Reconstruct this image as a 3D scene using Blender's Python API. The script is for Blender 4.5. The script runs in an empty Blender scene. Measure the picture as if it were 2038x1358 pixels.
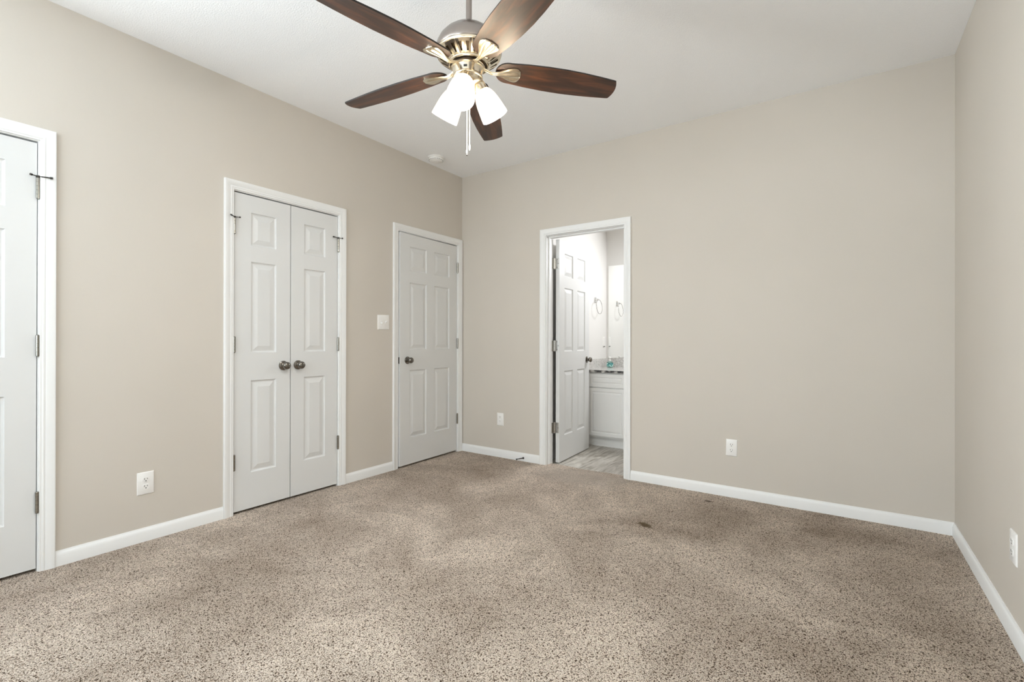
import bpy, bmesh, math, random
from mathutils import Vector, Matrix, Euler
random.seed(7)
PI = math.pi
scene = bpy.context.scene
COL = scene.collection

# ---------------------------------------------------------------- camera
F = Vector((-0.56867389, 0.82256178, 0.00145754))
R = Vector((0.82256267, 0.56867096, 0.00199901))
U = Vector((-8.15447e-04, -2.33570e-03, 0.99999694))
cam_d = bpy.data.cameras.new('camera')
cam = bpy.data.objects.new('camera', cam_d)
COL.objects.link(cam)
M = Matrix(((R.x, U.x, -F.x), (R.y, U.y, -F.y), (R.z, U.z, -F.z))).to_4x4()
M.translation = Vector((3.1506, -3.6705, 1.1037))
cam.matrix_world = M
cam_d.sensor_width = 36
cam_d.lens = 952.108 / 2038 * 36
cam_d.shift_y = -2.12 / 2038
cam_d.clip_start = 0.02
scene.camera = cam

# ---------------------------------------------------------------- world, light, exposure
world = bpy.data.worlds.new('world'); scene.world = world
world.use_nodes = True
bg = world.node_tree.nodes['Background']
bg.inputs[0].default_value = (0.80, 0.90, 1.0, 1)
bg.inputs[1].default_value = 1.6
scene.view_settings.view_transform = 'Standard'
scene.view_settings.look = 'None'
scene.view_settings.gamma = 1
scene.view_settings.exposure = 0.12
scene.view_settings.use_curve_mapping = False
scene.cycles.use_denoising = True
scene.cycles.max_bounces = 14
scene.cycles.diffuse_bounces = 8
scene.cycles.sample_clamp_indirect = 8

def area_light(name, loc, direction, sx, sy, power, color):
    l = bpy.data.lights.new(name, 'AREA'); l.shape = 'RECTANGLE'; l.size = sx; l.size_y = sy
    l.energy = power; l.color = color
    o = bpy.data.objects.new(name, l); COL.objects.link(o)
    o.location = loc
    o.rotation_euler = Vector(direction).to_track_quat('-Z', 'Y').to_euler()
    return o
# added fill lamps, tilted up, outside invented windows behind the camera
area_light('fill_light', (1.50, -5.62, 1.60), (0, 1, 0.75), 2.2, 1.5, 48, (0.83, 0.935, 1.0))
area_light('fill_light', (-0.42, -4.62, 1.60), (1, 0, 0.75), 1.2, 1.5, 205, (0.83, 0.935, 1.0))
# bathroom lamps over the vanity mirror (beyond the door frame)
area_light('bathroom_lamp', (1.9, 1.36, 2.12), (-0.25, -0.8, -0.6), 0.6, 0.12, 18, (0.97, 0.98, 1.0))

W = 3.6753; H = 2.74; YF = -5.4

# ---------------------------------------------------------------- materials
def mat(name, color=(0.8, 0.8, 0.8), rough=0.5, metal=0.0, spec=0.5, coat=0.0, emis=None, es=0.0):
    m = bpy.data.materials.new(name); m.use_nodes = True
    b = m.node_tree.nodes['Principled BSDF']
    b.inputs['Base Color'].default_value = (*color, 1)
    b.inputs['Roughness'].default_value = rough
    b.inputs['Metallic'].default_value = metal
    b.inputs['Specular IOR Level'].default_value = spec
    b.inputs['Coat Weight'].default_value = coat
    if emis:
        b.inputs['Emission Color'].default_value = (*emis, 1)
        b.inputs['Emission Strength'].default_value = es
    return m
def N(m, t): return m.node_tree.nodes.new(t)
def LK(m, a, b): m.node_tree.links.new(a, b)
def bsdf(m): return m.node_tree.nodes['Principled BSDF']
def objco(m):
    return N(m, 'ShaderNodeTexCoord').outputs['Object']
def add_bump(m, scale, strength, dist=0.002, detail=3, co=None):
    n = N(m, 'ShaderNodeTexNoise'); n.inputs['Scale'].default_value = scale; n.inputs['Detail'].default_value = detail
    LK(m, co or objco(m), n.inputs['Vector'])
    b = N(m, 'ShaderNodeBump'); b.inputs['Strength'].default_value = strength; b.inputs['Distance'].default_value = dist
    LK(m, n.outputs['Fac'], b.inputs['Height']); LK(m, b.outputs['Normal'], bsdf(m).inputs['Normal'])
    return n
def ramp(m, src, stops):
    r = N(m, 'ShaderNodeValToRGB'); e = r.color_ramp.elements
    e[0].position, e[0].color = stops[0][0], (*stops[0][1], 1)
    e[1].position, e[1].color = stops[-1][0], (*stops[-1][1], 1)
    for p, c in stops[1:-1]:
        x = e.new(p); x.color = (*c, 1)
    LK(m, src, r.inputs['Fac'])
    return r.outputs['Color']
def mixc(m, fac, a, b, mode='MIX'):
    x = N(m, 'ShaderNodeMix'); x.data_type = 'RGBA'; x.blend_type = mode
    for s, v in ((x.inputs[0], fac), (x.inputs[6], a), (x.inputs[7], b)):
        if hasattr(v, 'is_output'): LK(m, v, s)
        elif isinstance(v, (int, float)): s.default_value = v
        else: s.default_value = (*v, 1)
    return x.outputs[2]

m_wall = mat('greige_wall_paint', (0.60, 0.535, 0.46), 0.6, spec=0.3)
_n = add_bump(m_wall, 260, 0.12, 0.001)
_n2 = N(m_wall, 'ShaderNodeTexNoise'); _n2.inputs['Scale'].default_value = 1.7
LK(m_wall, objco(m_wall), _n2.inputs['Vector'])
LK(m_wall, ramp(m_wall, _n2.outputs['Fac'], [(0.3, (0.588, 0.548, 0.49)), (0.7, (0.605, 0.563, 0.505))]), bsdf(m_wall).inputs['Base Color'])
m_ceil = mat('textured_ceiling_paint', (0.90, 0.91, 0.925), 0.85, spec=0.2)
add_bump(m_ceil, 150, 0.5, 0.004, 4)
m_white = mat('white_semigloss_paint', (0.69, 0.695, 0.69), 0.42, spec=0.5)
m_trimw = mat('white_trim_paint', (0.80, 0.805, 0.80), 0.4, spec=0.5)
m_bathw = mat('bathroom_wall_paint', (0.78, 0.77, 0.75), 0.5)
m_dark = mat('gap_shade_black', (0.012, 0.011, 0.010), 0.9)
m_black = mat('black_slot', (0.01, 0.01, 0.01), 0.5)
m_plastic = mat('white_plastic', (0.84, 0.83, 0.81), 0.3)
m_nickel = mat('satin_nickel', (0.20, 0.185, 0.165), 0.17, 1.0)
m_hinge = mat('hinge_nickel', (0.33, 0.32, 0.29), 0.2, 1.0)
m_hinge2 = mat('bright_hinge_plate', (0.62, 0.61, 0.59), 0.25, 1.0)
m_hdark = mat('dark_steel', (0.05, 0.045, 0.04), 0.4, 0.8)
m_chrome = mat('chrome', (0.7, 0.7, 0.7), 0.08, 1.0)
m_brush = mat('brushed_nickel', (0.37, 0.325, 0.295), 0.26, 1.0)
m_gold = mat('polished_champagne_metal', (0.80, 0.71, 0.56), 0.2, 1.0)
m_mirror = mat('mirror_glass', (0.93, 0.94, 0.93), 0.01, 1.0)
m_rubber = mat('black_rubber', (0.02, 0.02, 0.02), 0.6)

# walnut blades: grain runs along the blade (local X)
m_wood = mat('walnut_blade', (0.1, 0.05, 0.025), 0.42, spec=0.6)
_tc = N(m_wood, 'ShaderNodeTexCoord'); _mp = N(m_wood, 'ShaderNodeMapping'); _mp.inputs['Scale'].default_value = (5, 38, 5)
LK(m_wood, _tc.outputs['Object'], _mp.inputs['Vector'])
_a = N(m_wood, 'ShaderNodeTexNoise'); _a.inputs['Scale'].default_value = 1.0; _a.inputs['Detail'].default_value = 6; _a.inputs['Distortion'].default_value = 0.6
LK(m_wood, _mp.outputs['Vector'], _a.inputs['Vector'])
LK(m_wood, ramp(m_wood, _a.outputs['Fac'], [(0.28, (0.018, 0.010, 0.007)), (0.5, (0.040, 0.018, 0.011)), (0.74, (0.125, 0.046, 0.02))]), bsdf(m_wood).inputs['Base Color'])
m_woodedge = mat('blade_edge', (0.012, 0.008, 0.006), 0.5)

# frosted glass shade that glows, and the bulb inside it
m_shade = bpy.data.materials.new('frosted_lit_glass'); m_shade.use_nodes = True
nt = m_shade.node_tree; nt.nodes.remove(nt.nodes['Principled BSDF'])
_o = nt.nodes['Material Output']
_d = nt.nodes.new('ShaderNodeBsdfDiffuse'); _d.inputs[0].default_value = (0.85, 0.83, 0.78, 1)
_t = nt.nodes.new('ShaderNodeBsdfTranslucent'); _t.inputs[0].default_value = (0.9, 0.85, 0.75, 1)
_m = nt.nodes.new('ShaderNodeMixShader'); _m.inputs[0].default_value = 0.4
_e = nt.nodes.new('ShaderNodeEmission'); _e.inputs[0].default_value = (1.0, 0.93, 0.80, 1); _e.inputs[1].default_value = 0.42
_s = nt.nodes.new('ShaderNodeAddShader')
nt.links.new(_d.outputs[0], _m.inputs[1]); nt.links.new(_t.outputs[0], _m.inputs[2])
_tr = nt.nodes.new('ShaderNodeBsdfTransparent'); _tr.inputs[0].default_value = (1.0, 0.93, 0.82, 1)
_m2 = nt.nodes.new('ShaderNodeMixShader'); _m2.inputs[0].default_value = 0.36
nt.links.new(_m.outputs[0], _m2.inputs[1]); nt.links.new(_tr.outputs[0], _m2.inputs[2])
nt.links.new(_m2.outputs[0], _s.inputs[0]); nt.links.new(_e.outputs[0], _s.inputs[1]); nt.links.new(_s.outputs[0], _o.inputs[0])
m_bulb = mat('lit_bulb', (0.9, 0.9, 0.85), 0.4, emis=(1.0, 0.88, 0.70), es=4)

# carpet
m_carpet = mat('cut_pile_carpet', (0.4, 0.33, 0.27), 0.95, spec=0.1)
co = objco(m_carpet)
def noise(m, scale, detail=2, rough=0.5, dist=0.0, vec=None):
    n = N(m, 'ShaderNodeTexNoise'); n.inputs['Scale'].default_value = scale; n.inputs['Detail'].default_value = detail
    n.inputs['Roughness'].default_value = rough; n.inputs['Distortion'].default_value = dist
    LK(m, vec if vec is not None else co, n.inputs['Vector']); return n
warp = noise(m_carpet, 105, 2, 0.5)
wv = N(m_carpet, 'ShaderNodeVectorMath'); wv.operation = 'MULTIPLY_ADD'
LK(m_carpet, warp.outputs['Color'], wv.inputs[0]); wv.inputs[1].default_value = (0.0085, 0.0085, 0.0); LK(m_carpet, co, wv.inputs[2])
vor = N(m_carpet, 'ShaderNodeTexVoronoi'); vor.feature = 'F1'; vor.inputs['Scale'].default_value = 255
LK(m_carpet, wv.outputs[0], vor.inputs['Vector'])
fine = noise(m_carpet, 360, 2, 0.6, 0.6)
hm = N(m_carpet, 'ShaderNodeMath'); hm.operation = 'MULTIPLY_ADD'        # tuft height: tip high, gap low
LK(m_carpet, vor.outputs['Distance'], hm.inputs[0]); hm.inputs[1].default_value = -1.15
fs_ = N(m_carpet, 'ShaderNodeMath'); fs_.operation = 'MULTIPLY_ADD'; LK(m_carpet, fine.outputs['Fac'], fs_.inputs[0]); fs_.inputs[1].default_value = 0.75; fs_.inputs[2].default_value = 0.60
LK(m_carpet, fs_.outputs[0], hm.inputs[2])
fibc = ramp(m_carpet, hm.outputs[0], [(0.05, (0.078, 0.051, 0.033)), (0.17, (0.36, 0.28, 0.216)), (0.31, (0.65, 0.535, 0.44)), (0.58, (0.95, 0.83, 0.72))])  # yarn flecks; the darkest stops paint the shade between tufts
pat = noise(m_carpet, 1.5, 5, 0.62, 0.5)  # broad uneven tone, painted in for the pile's nap shading
patc = ramp(m_carpet, pat.outputs['Fac'], [(0.33, (0.70, 0.665, 0.63)), (0.5, (0.94, 0.93, 0.92)), (0.64, (1.20, 1.20, 1.20))])
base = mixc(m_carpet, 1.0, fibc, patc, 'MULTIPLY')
def spot(cx, cy, rx, ry, ang=0.0, wob=0.35, wscale=22):
    mp = N(m_carpet, 'ShaderNodeMapping'); mp.vector_type = 'TEXTURE'
    mp.inputs['Location'].default_value = (cx, cy, 0); mp.inputs['Rotation'].default_value = (0, 0, ang)
    mp.inputs['Scale'].default_value = (rx, ry, 1)
    LK(m_carpet, co, mp.inputs['Vector'])
    ln = N(m_carpet, 'ShaderNodeVectorMath'); ln.operation = 'LENGTH'; LK(m_carpet, mp.outputs[0], ln.inputs[0])
    wn = noise(m_carpet, wscale, 3, 0.6)
    ma = N(m_carpet, 'ShaderNodeMath'); ma.operation = 'MULTIPLY_ADD'
    LK(m_carpet, wn.outputs['Fac'], ma.inputs[0]); ma.inputs[1].default_value = wob * 4
    sub = N(m_carpet, 'ShaderNodeMath'); sub.operation = 'SUBTRACT'; LK(m_carpet, ln.outputs['Value'], sub.inputs[0]); sub.inputs[1].default_value = wob * 2
    LK(m_carpet, sub.outputs[0], ma.inputs[2])
    mr = N(m_carpet, 'ShaderNodeMapRange'); mr.inputs[1].default_value = 0.55; mr.inputs[2].default_value = 1.15
    mr.inputs[3].default_value = 1.0; mr.inputs[4].default_value = 0.0
    LK(m_carpet, ma.outputs[0], mr.inputs[0]); return mr.outputs[0]
def scaled(v, k):
    q = N(m_carpet, 'ShaderNodeMath'); q.operation = 'MULTIPLY'; LK(m_carpet, v, q.inputs[0]); q.inputs[1].default_value = k; return q.outputs[0]
for q in ((2.85, -0.45, 0.95, 0.50, 0, 0.3), (3.45, -1.7, 0.40, 1.2, 0, 0.45), (0.45, -0.50, 0.50, 0.40, 0, 0.35), (0.70, -2.75, 0.95, 0.26, 0.1, 0.4), (1.15, -1.05, 0.45, 0.22, 0.5, 0.25)):  # large darker areas: nap shading painted into the pile colour
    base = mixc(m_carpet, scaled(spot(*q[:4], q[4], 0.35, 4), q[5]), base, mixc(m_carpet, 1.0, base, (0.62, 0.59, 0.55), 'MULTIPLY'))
# worn pale strip by the bathroom door, brown stain, small fleck of dirt
base = mixc(m_carpet, scaled(spot(1.42, -0.16, 0.45, 0.26, 0, 0.3, 7), 0.42), base, (0.60, 0.53, 0.46))
base = mixc(m_carpet, scaled(spot(2.175, -0.855, 0.055, 0.032, -0.5, 0.4, 45), 0.85), base, (0.10, 0.062, 0.026))
base = mixc(m_carpet, scaled(spot(2.391, -0.19, 0.03, 0.016, 0.0, 0.4, 60), 0.8), base, (0.06, 0.035, 0.02))
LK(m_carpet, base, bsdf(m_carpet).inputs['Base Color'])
_b = N(m_carpet, 'ShaderNodeBump'); _b.inputs['Strength'].default_value = 1.0; _b.inputs['Distance'].default_value = 0.007
LK(m_carpet, hm.outputs[0], _b.inputs['Height']); LK(m_carpet, _b.outputs['Normal'], bsdf(m_carpet).inputs['Normal'])

# bathroom plank floor (planks run along Y)
m_plank = mat('grey_wood_look_plank', (0.4, 0.38, 0.34), 0.4)
co2 = objco(m_plank)
_mp = N(m_plank, 'ShaderNodeMapping'); _mp.inputs['Rotation'].default_value = (0, 0, PI / 2); _mp.inputs['Location'].default_value = (0, -1.4335, 0)
LK(m_plank, co2, _mp.inputs['Vector'])
br = N(m_plank, 'ShaderNodeTexBrick'); br.inputs['Color1'].default_value = (0.34, 0.31, 0.275, 1); br.inputs['Color2'].default_value = (0.60, 0.575, 0.53, 1)
br.inputs['Mortar'].default_value = (0.12, 0.11, 0.10, 1); br.inputs['Scale'].default_value = 1.0; br.inputs['Mortar Size'].default_value = 0.0015
br.inputs['Brick Width'].default_value = 1.2; br.inputs['Row Height'].default_value = 0.178; br.inputs['Bias'].default_value = 0.0
LK(m_plank, _mp.outputs[0], br.inputs['Vector'])
_mp2 = N(m_plank, 'ShaderNodeMapping'); _mp2.inputs['Scale'].default_value = (14, 2.2, 1); LK(m_plank, co2, _mp2.inputs['Vector'])
gr = N(m_plank, 'ShaderNodeTexNoise'); gr.inputs['Scale'].default_value = 1.6; gr.inputs['Detail'].default_value = 5; gr.inputs['Distortion'].default_value = 1.2
LK(m_plank, _mp2.outputs[0], gr.inputs['Vector'])
grc = ramp(m_plank, gr.outputs['Fac'], [(0.3, (0.42, 0.38, 0.33)), (0.5, (0.85, 0.84, 0.82)), (0.7, (1.15, 1.15, 1.15))])
LK(m_plank, mixc(m_plank, 1.0, br.outputs['Color'], grc, 'MULTIPLY'), bsdf(m_plank).inputs['Base Color'])

# granite
m_gran = mat('speckled_granite', (0.6, 0.6, 0.58), 0.15)
co3 = objco(m_gran)
g1 = N(m_gran, 'ShaderNodeTexNoise'); g1.inputs['Scale'].default_value = 55; g1.inputs['Detail'].default_value = 6; g1.inputs['Roughness'].default_value = 0.7
LK(m_gran, co3, g1.inputs['Vector'])
LK(m_gran, ramp(m_gran, g1.outputs['Fac'], [(0.30, (0.25, 0.24, 0.23)), (0.42, (0.50, 0.48, 0.46)), (0.55, (0.66, 0.645, 0.625)), (0.7, (0.76, 0.75, 0.73))]), bsdf(m_gran).inputs['Base Color'])

m_gedge = mat('dark_speckled_granite_edge', (0.4, 0.4, 0.4), 0.2)
g2 = N(m_gedge, 'ShaderNodeTexNoise'); g2.inputs['Scale'].default_value = 16; g2.inputs['Detail'].default_value = 4
LK(m_gedge, objco(m_gedge), g2.inputs['Vector'])
LK(m_gedge, ramp(m_gedge, g2.outputs['Fac'], [(0.42, (0.04, 0.04, 0.04)), (0.5, (0.22, 0.21, 0.20)), (0.58, (0.55, 0.54, 0.51))]), bsdf(m_gedge).inputs['Base Color'])
m_cab = mat('white_cabinet_paint', (0.80, 0.80, 0.785), 0.4)
m_soap = mat('teal_soap_label', (0.08, 0.32, 0.30), 0.3)
_w = N(m_soap, 'ShaderNodeTexNoise'); _w.inputs['Scale'].default_value = 60; LK(m_soap, objco(m_soap), _w.inputs['Vector'])
LK(m_soap, ramp(m_soap, _w.outputs['Fac'], [(0.4, (0.03, 0.16, 0.17)), (0.52, (0.10, 0.42, 0.40)), (0.62, (0.65, 0.85, 0.80))]), bsdf(m_soap).inputs['Base Color'])
m_clear = mat('clear_green_plastic', (0.55, 0.80, 0.74), 0.08); bsdf(m_clear).inputs['Transmission Weight'].default_value = 0.8

# ---------------------------------------------------------------- mesh helpers
def obj(name, bm, m, parent=None, smooth=None, loc=None, rot=None):
    me = bpy.data.meshes.new(name)
    bmesh.ops.recalc_face_normals(bm, faces=bm.faces)
    bm.to_mesh(me); bm.free()
    for mm in (m if isinstance(m, (list, tuple)) else [m]): me.materials.append(mm)
    if smooth is not None:
        me.shade_smooth(); me.set_sharp_from_angle(angle=math.radians(smooth))
    o = bpy.data.objects.new(name, me); COL.objects.link(o)
    if parent is not None: o.parent = parent
    if loc: o.location = loc
    if rot: o.rotation_euler = rot
    return o
def empty(name, loc=(0, 0, 0), rot=(0, 0, 0), parent=None):
    o = bpy.data.objects.new(name, None); COL.objects.link(o); o.location = loc; o.rotation_euler = rot
    o.empty_display_size = 0.05
    if parent is not None: o.parent = parent
    return o
def tag(o, label=None, cat=None, group=None, kind=None):
    if label: o['label'] = label
    if cat: o['category'] = cat
    if group: o['group'] = group
    if kind: o['kind'] = kind
    return o
def box(bm, x0, x1, y0, y1, z0, z1, mi=0, mtx=None):
    vs = [bm.verts.new((x, y, z)) for x in (x0, x1) for y in (y0, y1) for z in (z0, z1)]
    if mtx is not None:
        for v in vs: v.co = mtx @ v.co
    fs = []
    for idx in ((0, 1, 3, 2), (4, 6, 7, 5), (0, 4, 5, 1), (2, 3, 7, 6), (0, 2, 6, 4), (1, 5, 7, 3)):
        f = bm.faces.new([vs[i] for i in idx]); f.material_index = mi; fs.append(f)
    return vs
def lathe(bm, prof, seg=48, mtx=None, mi=0):
    """prof: list of (r, z); r==0 closes with a pole"""
    rings = []
    for r, z in prof:
        if r < 1e-6:
            ring = [bm.verts.new((0, 0, z))]
        else:
            ring = [bm.verts.new((r * math.cos(2 * PI * i / seg), r * math.sin(2 * PI * i / seg), z)) for i in range(seg)]
        rings.append(ring)
    for a, b in zip(rings, rings[1:]):
        for i in range(seg):
            j = (i + 1) % seg
            if len(a) == 1 and len(b) == 1: continue
            if len(a) == 1: f = bm.faces.new((a[0], b[j], b[i]))
            elif len(b) == 1: f = bm.faces.new((a[i], a[j], b[0]))
            else: f = bm.faces.new((a[i], a[j], b[j], b[i]))
            f.material_index = mi
    if mtx is not None:
        for ring in rings:
            for v in ring: v.co = mtx @ v.co
    return rings
def tube(bm, pts, r, seg=10, mi=0, caps=True):
    pts = [Vector(p) for p in pts]; rings = []
    up0 = None
    for k, p in enumerate(pts):
        d = (pts[min(k + 1, len(pts) - 1)] - pts[max(k - 1, 0)]).normalized()
        if up0 is None: up0 = Vector((0, 0, 1)) if abs(d.z) < 0.9 else Vector((1, 0, 0))
        a = d.cross(up0).normalized(); b = a.cross(d).normalized()
        rr = r[k] if isinstance(r, (list, tuple)) else r
        rings.append([bm.verts.new(p + (a * math.cos(2 * PI * i / seg) + b * math.sin(2 * PI * i / seg)) * rr) for i in range(seg)])
    for A, B in zip(rings, rings[1:]):
        for i in range(seg):
            j = (i + 1) % seg
            f = bm.faces.new((A[i], A[j], B[j], B[i])); f.material_index = mi
    if caps:
        bm.faces.new(rings[0][::-1]).material_index = mi; bm.faces.new(rings[-1]).material_index = mi
def extrude_profile(bm, prof, p0, p1, out, mi=0, cut0=0.0, cut1=0.0):
    """prof (d,z): d = distance from the wall along 'out'. cut = mitre slope at each end"""
    p0, p1, out = Vector(p0), Vector(p1), Vector(out)
    t = (p1 - p0).normalized()
    A = [bm.verts.new(p0 + out * d + t * (d * cut0) + Vector((0, 0, z))) for d, z in prof]
    B = [bm.verts.new(p1 + out * d - t * (d * cut1) + Vector((0, 0, z))) for d, z in prof]
    n = len(prof)
    for i in range(n):
        j = (i + 1) % n
        bm.faces.new((A[i], A[j], B[j], B[i])).material_index = mi
    bm.faces.new(A[::-1]); bm.faces.new(B)

# ---------------------------------------------------------------- setting: floor, ceiling, walls
TW = 0.115
bm = bmesh.new()
box(bm, -0.1, W + 0.1, YF - 0.1, 0.0, -0.03, 0.0)
# tongue of carpet into the bathroom doorway, with its slightly wavy cut edge
edge = [(0.985 + 0.718 * i / 12, 0.068 + 0.010 * math.sin(i * 0.75 + 0.3)) for i in range(13)]
top = [bm.verts.new((x, y, 0.0)) for x, y in edge]; bot = [bm.verts.new((x, y, -0.03)) for x, y in edge]
t0 = [bm.verts.new((x, 0, 0.0)) for x, y in edge]; b0 = [bm.verts.new((x, 0, -0.03)) for x, y in edge]
for i in range(12):
    bm.faces.new((t0[i], t0[i + 1], top[i + 1], top[i])); bm.faces.new((top[i], top[i + 1], bot[i + 1], bot[i]))
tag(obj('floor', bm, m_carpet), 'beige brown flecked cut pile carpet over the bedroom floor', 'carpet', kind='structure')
bm = bmesh.new(); box(bm, 0.8, 3.1, 0.06, 1.7, -0.05, -0.012)
tag(obj('floor_bathroom', bm, m_plank), 'grey wood look planks inside the bathroom', 'floor', kind='structure')
bm = bmesh.new(); box(bm, -0.2, W + 0.1, YF - 0.1, TW, H, H + 0.1)
tag(obj('ceiling', bm, m_ceil), 'white textured bedroom ceiling', 'ceiling', kind='structure')

def wall_with_holes(bm, axis, fixed0, fixed1, a0, a1, holes, z1):
    """slab between fixed0..fixed1 on the other axis; holes: (a_lo, a_hi, z_lo, z_hi)"""
    xs = sorted(set([a0, a1] + [h[0] for h in holes] + [h[1] for h in holes]))
    zs = sorted(set([0.0 - 0.03, z1] + [h[2] for h in holes] + [h[3] for h in holes]))
    for i in range(len(xs) - 1):
        # merge vertical runs
        run = None
        for k in range(len(zs) - 1):
            cx = (xs[i] + xs[i + 1]) / 2; cz = (zs[k] + zs[k + 1]) / 2
            solid = not any(h[0] < cx < h[1] and h[2] < cz < h[3] for h in holes)
            if solid:
                if run is None: run = [zs[k], zs[k + 1]]
                else: run[1] = zs[k + 1]
            if (not solid or k == len(zs) - 2) and run:
                if axis == 'y': box(bm, fixed0, fixed1, xs[i], xs[i + 1], run[0], run[1])
                else: box(bm, xs[i], xs[i + 1], fixed0, fixed1, run[0], run[1])
                run = None
# openings on the left wall: (y0, y1) between jamb faces
OPL = [(-3.850, -3.082), (-2.190, -1.436), (-0.838, -0.070)]
bm = bmesh.new()
wall_with_holes(bm, 'y', -0.1, 0.0, YF - 0.1, 0.0, [(a - 0.018, b + 0.018, -0.03, 2.066) for a, b in OPL] + [(-5.25, -4.0, 0.75, 2.35)], H)
WL = (-5.25, -4.0, 0.75, 2.35)  # unseen opening, added to let the left fill lamp in
box(bm, -0.2, -0.1, YF - 0.1, WL[0], -0.03, H); box(bm, -0.2, -0.1, WL[1], TW, -0.03, H)
box(bm, -0.2, -0.1, WL[0], WL[1], -0.03, WL[2]); box(bm, -0.2, -0.1, WL[0], WL[1], WL[3], H)
tag(obj('wall_left', bm, m_wall), 'greige wall with three white doors', 'wall', kind='structure')
bm = bmesh.new()
wall_with_holes(bm, 'x', 0.0, TW, -0.1, W + 0.1, [(0.967, 1.721, -0.03, 2.035)], H)
tag(obj('wall_back', bm, m_wall), 'greige wall with the open bathroom doorway', 'wall', kind='structure')
bm = bmesh.new(); box(bm, W, W + 0.1, YF - 0.1, 0.0, -0.03, H)
tag(obj('wall_right', bm, m_wall), 'greige wall at the right edge', 'wall', kind='structure')
WIN = [(0.4, 1.45, 0.75, 2.35), (1.55, 2.6, 0.75, 2.35)]  # unseen openings, added for the fill lamp behind the camera
bm = bmesh.new(); wall_with_holes(bm, 'x', YF - 0.1, YF, 0.0, W, WIN, H)
tag(obj('wall_front', bm, m_wall), 'greige wall behind the camera with added openings for fill light', 'wall', kind='structure')
for i, (x0, x1, z0, z1) in enumerate(WIN):
    bm = bmesh.new()
    box(bm, x0, x0 + 0.05, YF - 0.08, YF - 0.02, z0, z1); box(bm, x1 - 0.05, x1, YF - 0.08, YF - 0.02, z0, z1)
    box(bm, x0 + 0.05, x1 - 0.05, YF - 0.08, YF - 0.02, z0, z0 + 0.05); box(bm, x0 + 0.05, x1 - 0.05, YF - 0.08, YF - 0.02, z1 - 0.05, z1)
    box(bm, x0 + 0.05, x1 - 0.05, YF - 0.07, YF - 0.03, (z0 + z1) / 2 - 0.02, (z0 + z1) / 2 + 0.02)
    tag(obj('fill_window_%d' % (i + 1), bm, m_trimw), 'added white frame round a fill light opening behind the camera', 'fill_window', kind='structure')
bm = bmesh.new()
y0, y1, z0, z1 = WL
for q in ((y0, y0 + 0.05, z0, z1), (y1 - 0.05, y1, z0, z1), (y0 + 0.05, y1 - 0.05, z0, z0 + 0.05), (y0 + 0.05, y1 - 0.05, z1 - 0.05, z1), (y0 + 0.05, y1 - 0.05, (z0 + z1) / 2 - 0.02, (z0 + z1) / 2 + 0.02)):
    box(bm, -0.13, -0.07, *q)
tag(obj('fill_window_3', bm, m_trimw), 'added white frame round a fill light opening on the left wall', 'fill_window', kind='structure')
# bathroom shell
BX, BY = 0.896, 1.52
bm = bmesh.new(); box(bm, BX - 0.08, BX, TW, BY + 0.1, -0.05, 2.44)
tag(obj('wall_bathroom_left', bm, m_bathw), 'white bathroom wall with the towel ring', 'wall', kind='structure')
bm = bmesh.new(); box(bm, BX - 0.08, 3.1, BY, BY + 0.1, -0.05, 2.44)
tag(obj('wall_bathroom_back', bm, m_bathw), 'white bathroom wall behind the mirror', 'wall', kind='structure')
bm = bmesh.new(); box(bm, 3.0, 3.1, TW, BY, -0.05, 2.44)
tag(obj('wall_bathroom_right', bm, m_bathw), 'white far side wall of the bathroom', 'wall', kind='structure')
bm = bmesh.new(); box(bm, BX - 0.08, 3.1, TW, BY + 0.1, 2.44, 2.5)
tag(obj('ceiling_bathroom', bm, m_bathw), 'white bathroom ceiling', 'ceiling', kind='structure')

# ---------------------------------------------------------------- baseboards
BB = [(0, -0.005), (0.0125, -0.005), (0.0125, 0.050), (0.0105, 0.056), (0.0095, 0.060), (0.0075, 0.064), (0.005, 0.068), (0.0035, 0.074), (0, 0.074)]
def baseboard(name, segs, label):
    bm = bmesh.new()
    for p0, p1, out, c0, c1 in segs: extrude_profile(bm, BB, p0, p1, out, cut0=c0, cut1=c1)
    tag(obj(name, bm, m_trimw, smooth=25), label, 'baseboard', kind='structure')
baseboard('baseboard_left', [((0, YF, 0), (0, -3.90, 0), (1, 0, 0), 0, 0), ((0, -3.022, 0), (0, -2.253, 0), (1, 0, 0), 0, 0), ((0, -1.379, 0), (0, -0.903, 0), (1, 0, 0), 0, 0)], 'white moulded baseboard between the doors of the left wall')
baseboard('baseboard_back', [((0.012, 0, 0), (0.923, 0, 0), (0, -1, 0), 0, 0), ((1.765, 0, 0), (W, 0, 0), (0, -1, 0), 0, 1)], 'white moulded baseboard either side of the bathroom doorway')
baseboard('baseboard_right', [((W, 0, 0), (W, YF, 0), (-1, 0, 0), 1, 0)], 'white moulded baseboard along the right wall')
bm = bmesh.new(); extrude_profile(bm, [(d, z - 0.012) for d, z in BB], (BX, TW, 0), (BX, 0.99, 0), (1, 0, 0))
tag(obj('baseboard_bathroom', bm, m_trimw, smooth=25), 'white baseboard of the bathroom behind the open door', 'baseboard', kind='structure')

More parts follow.
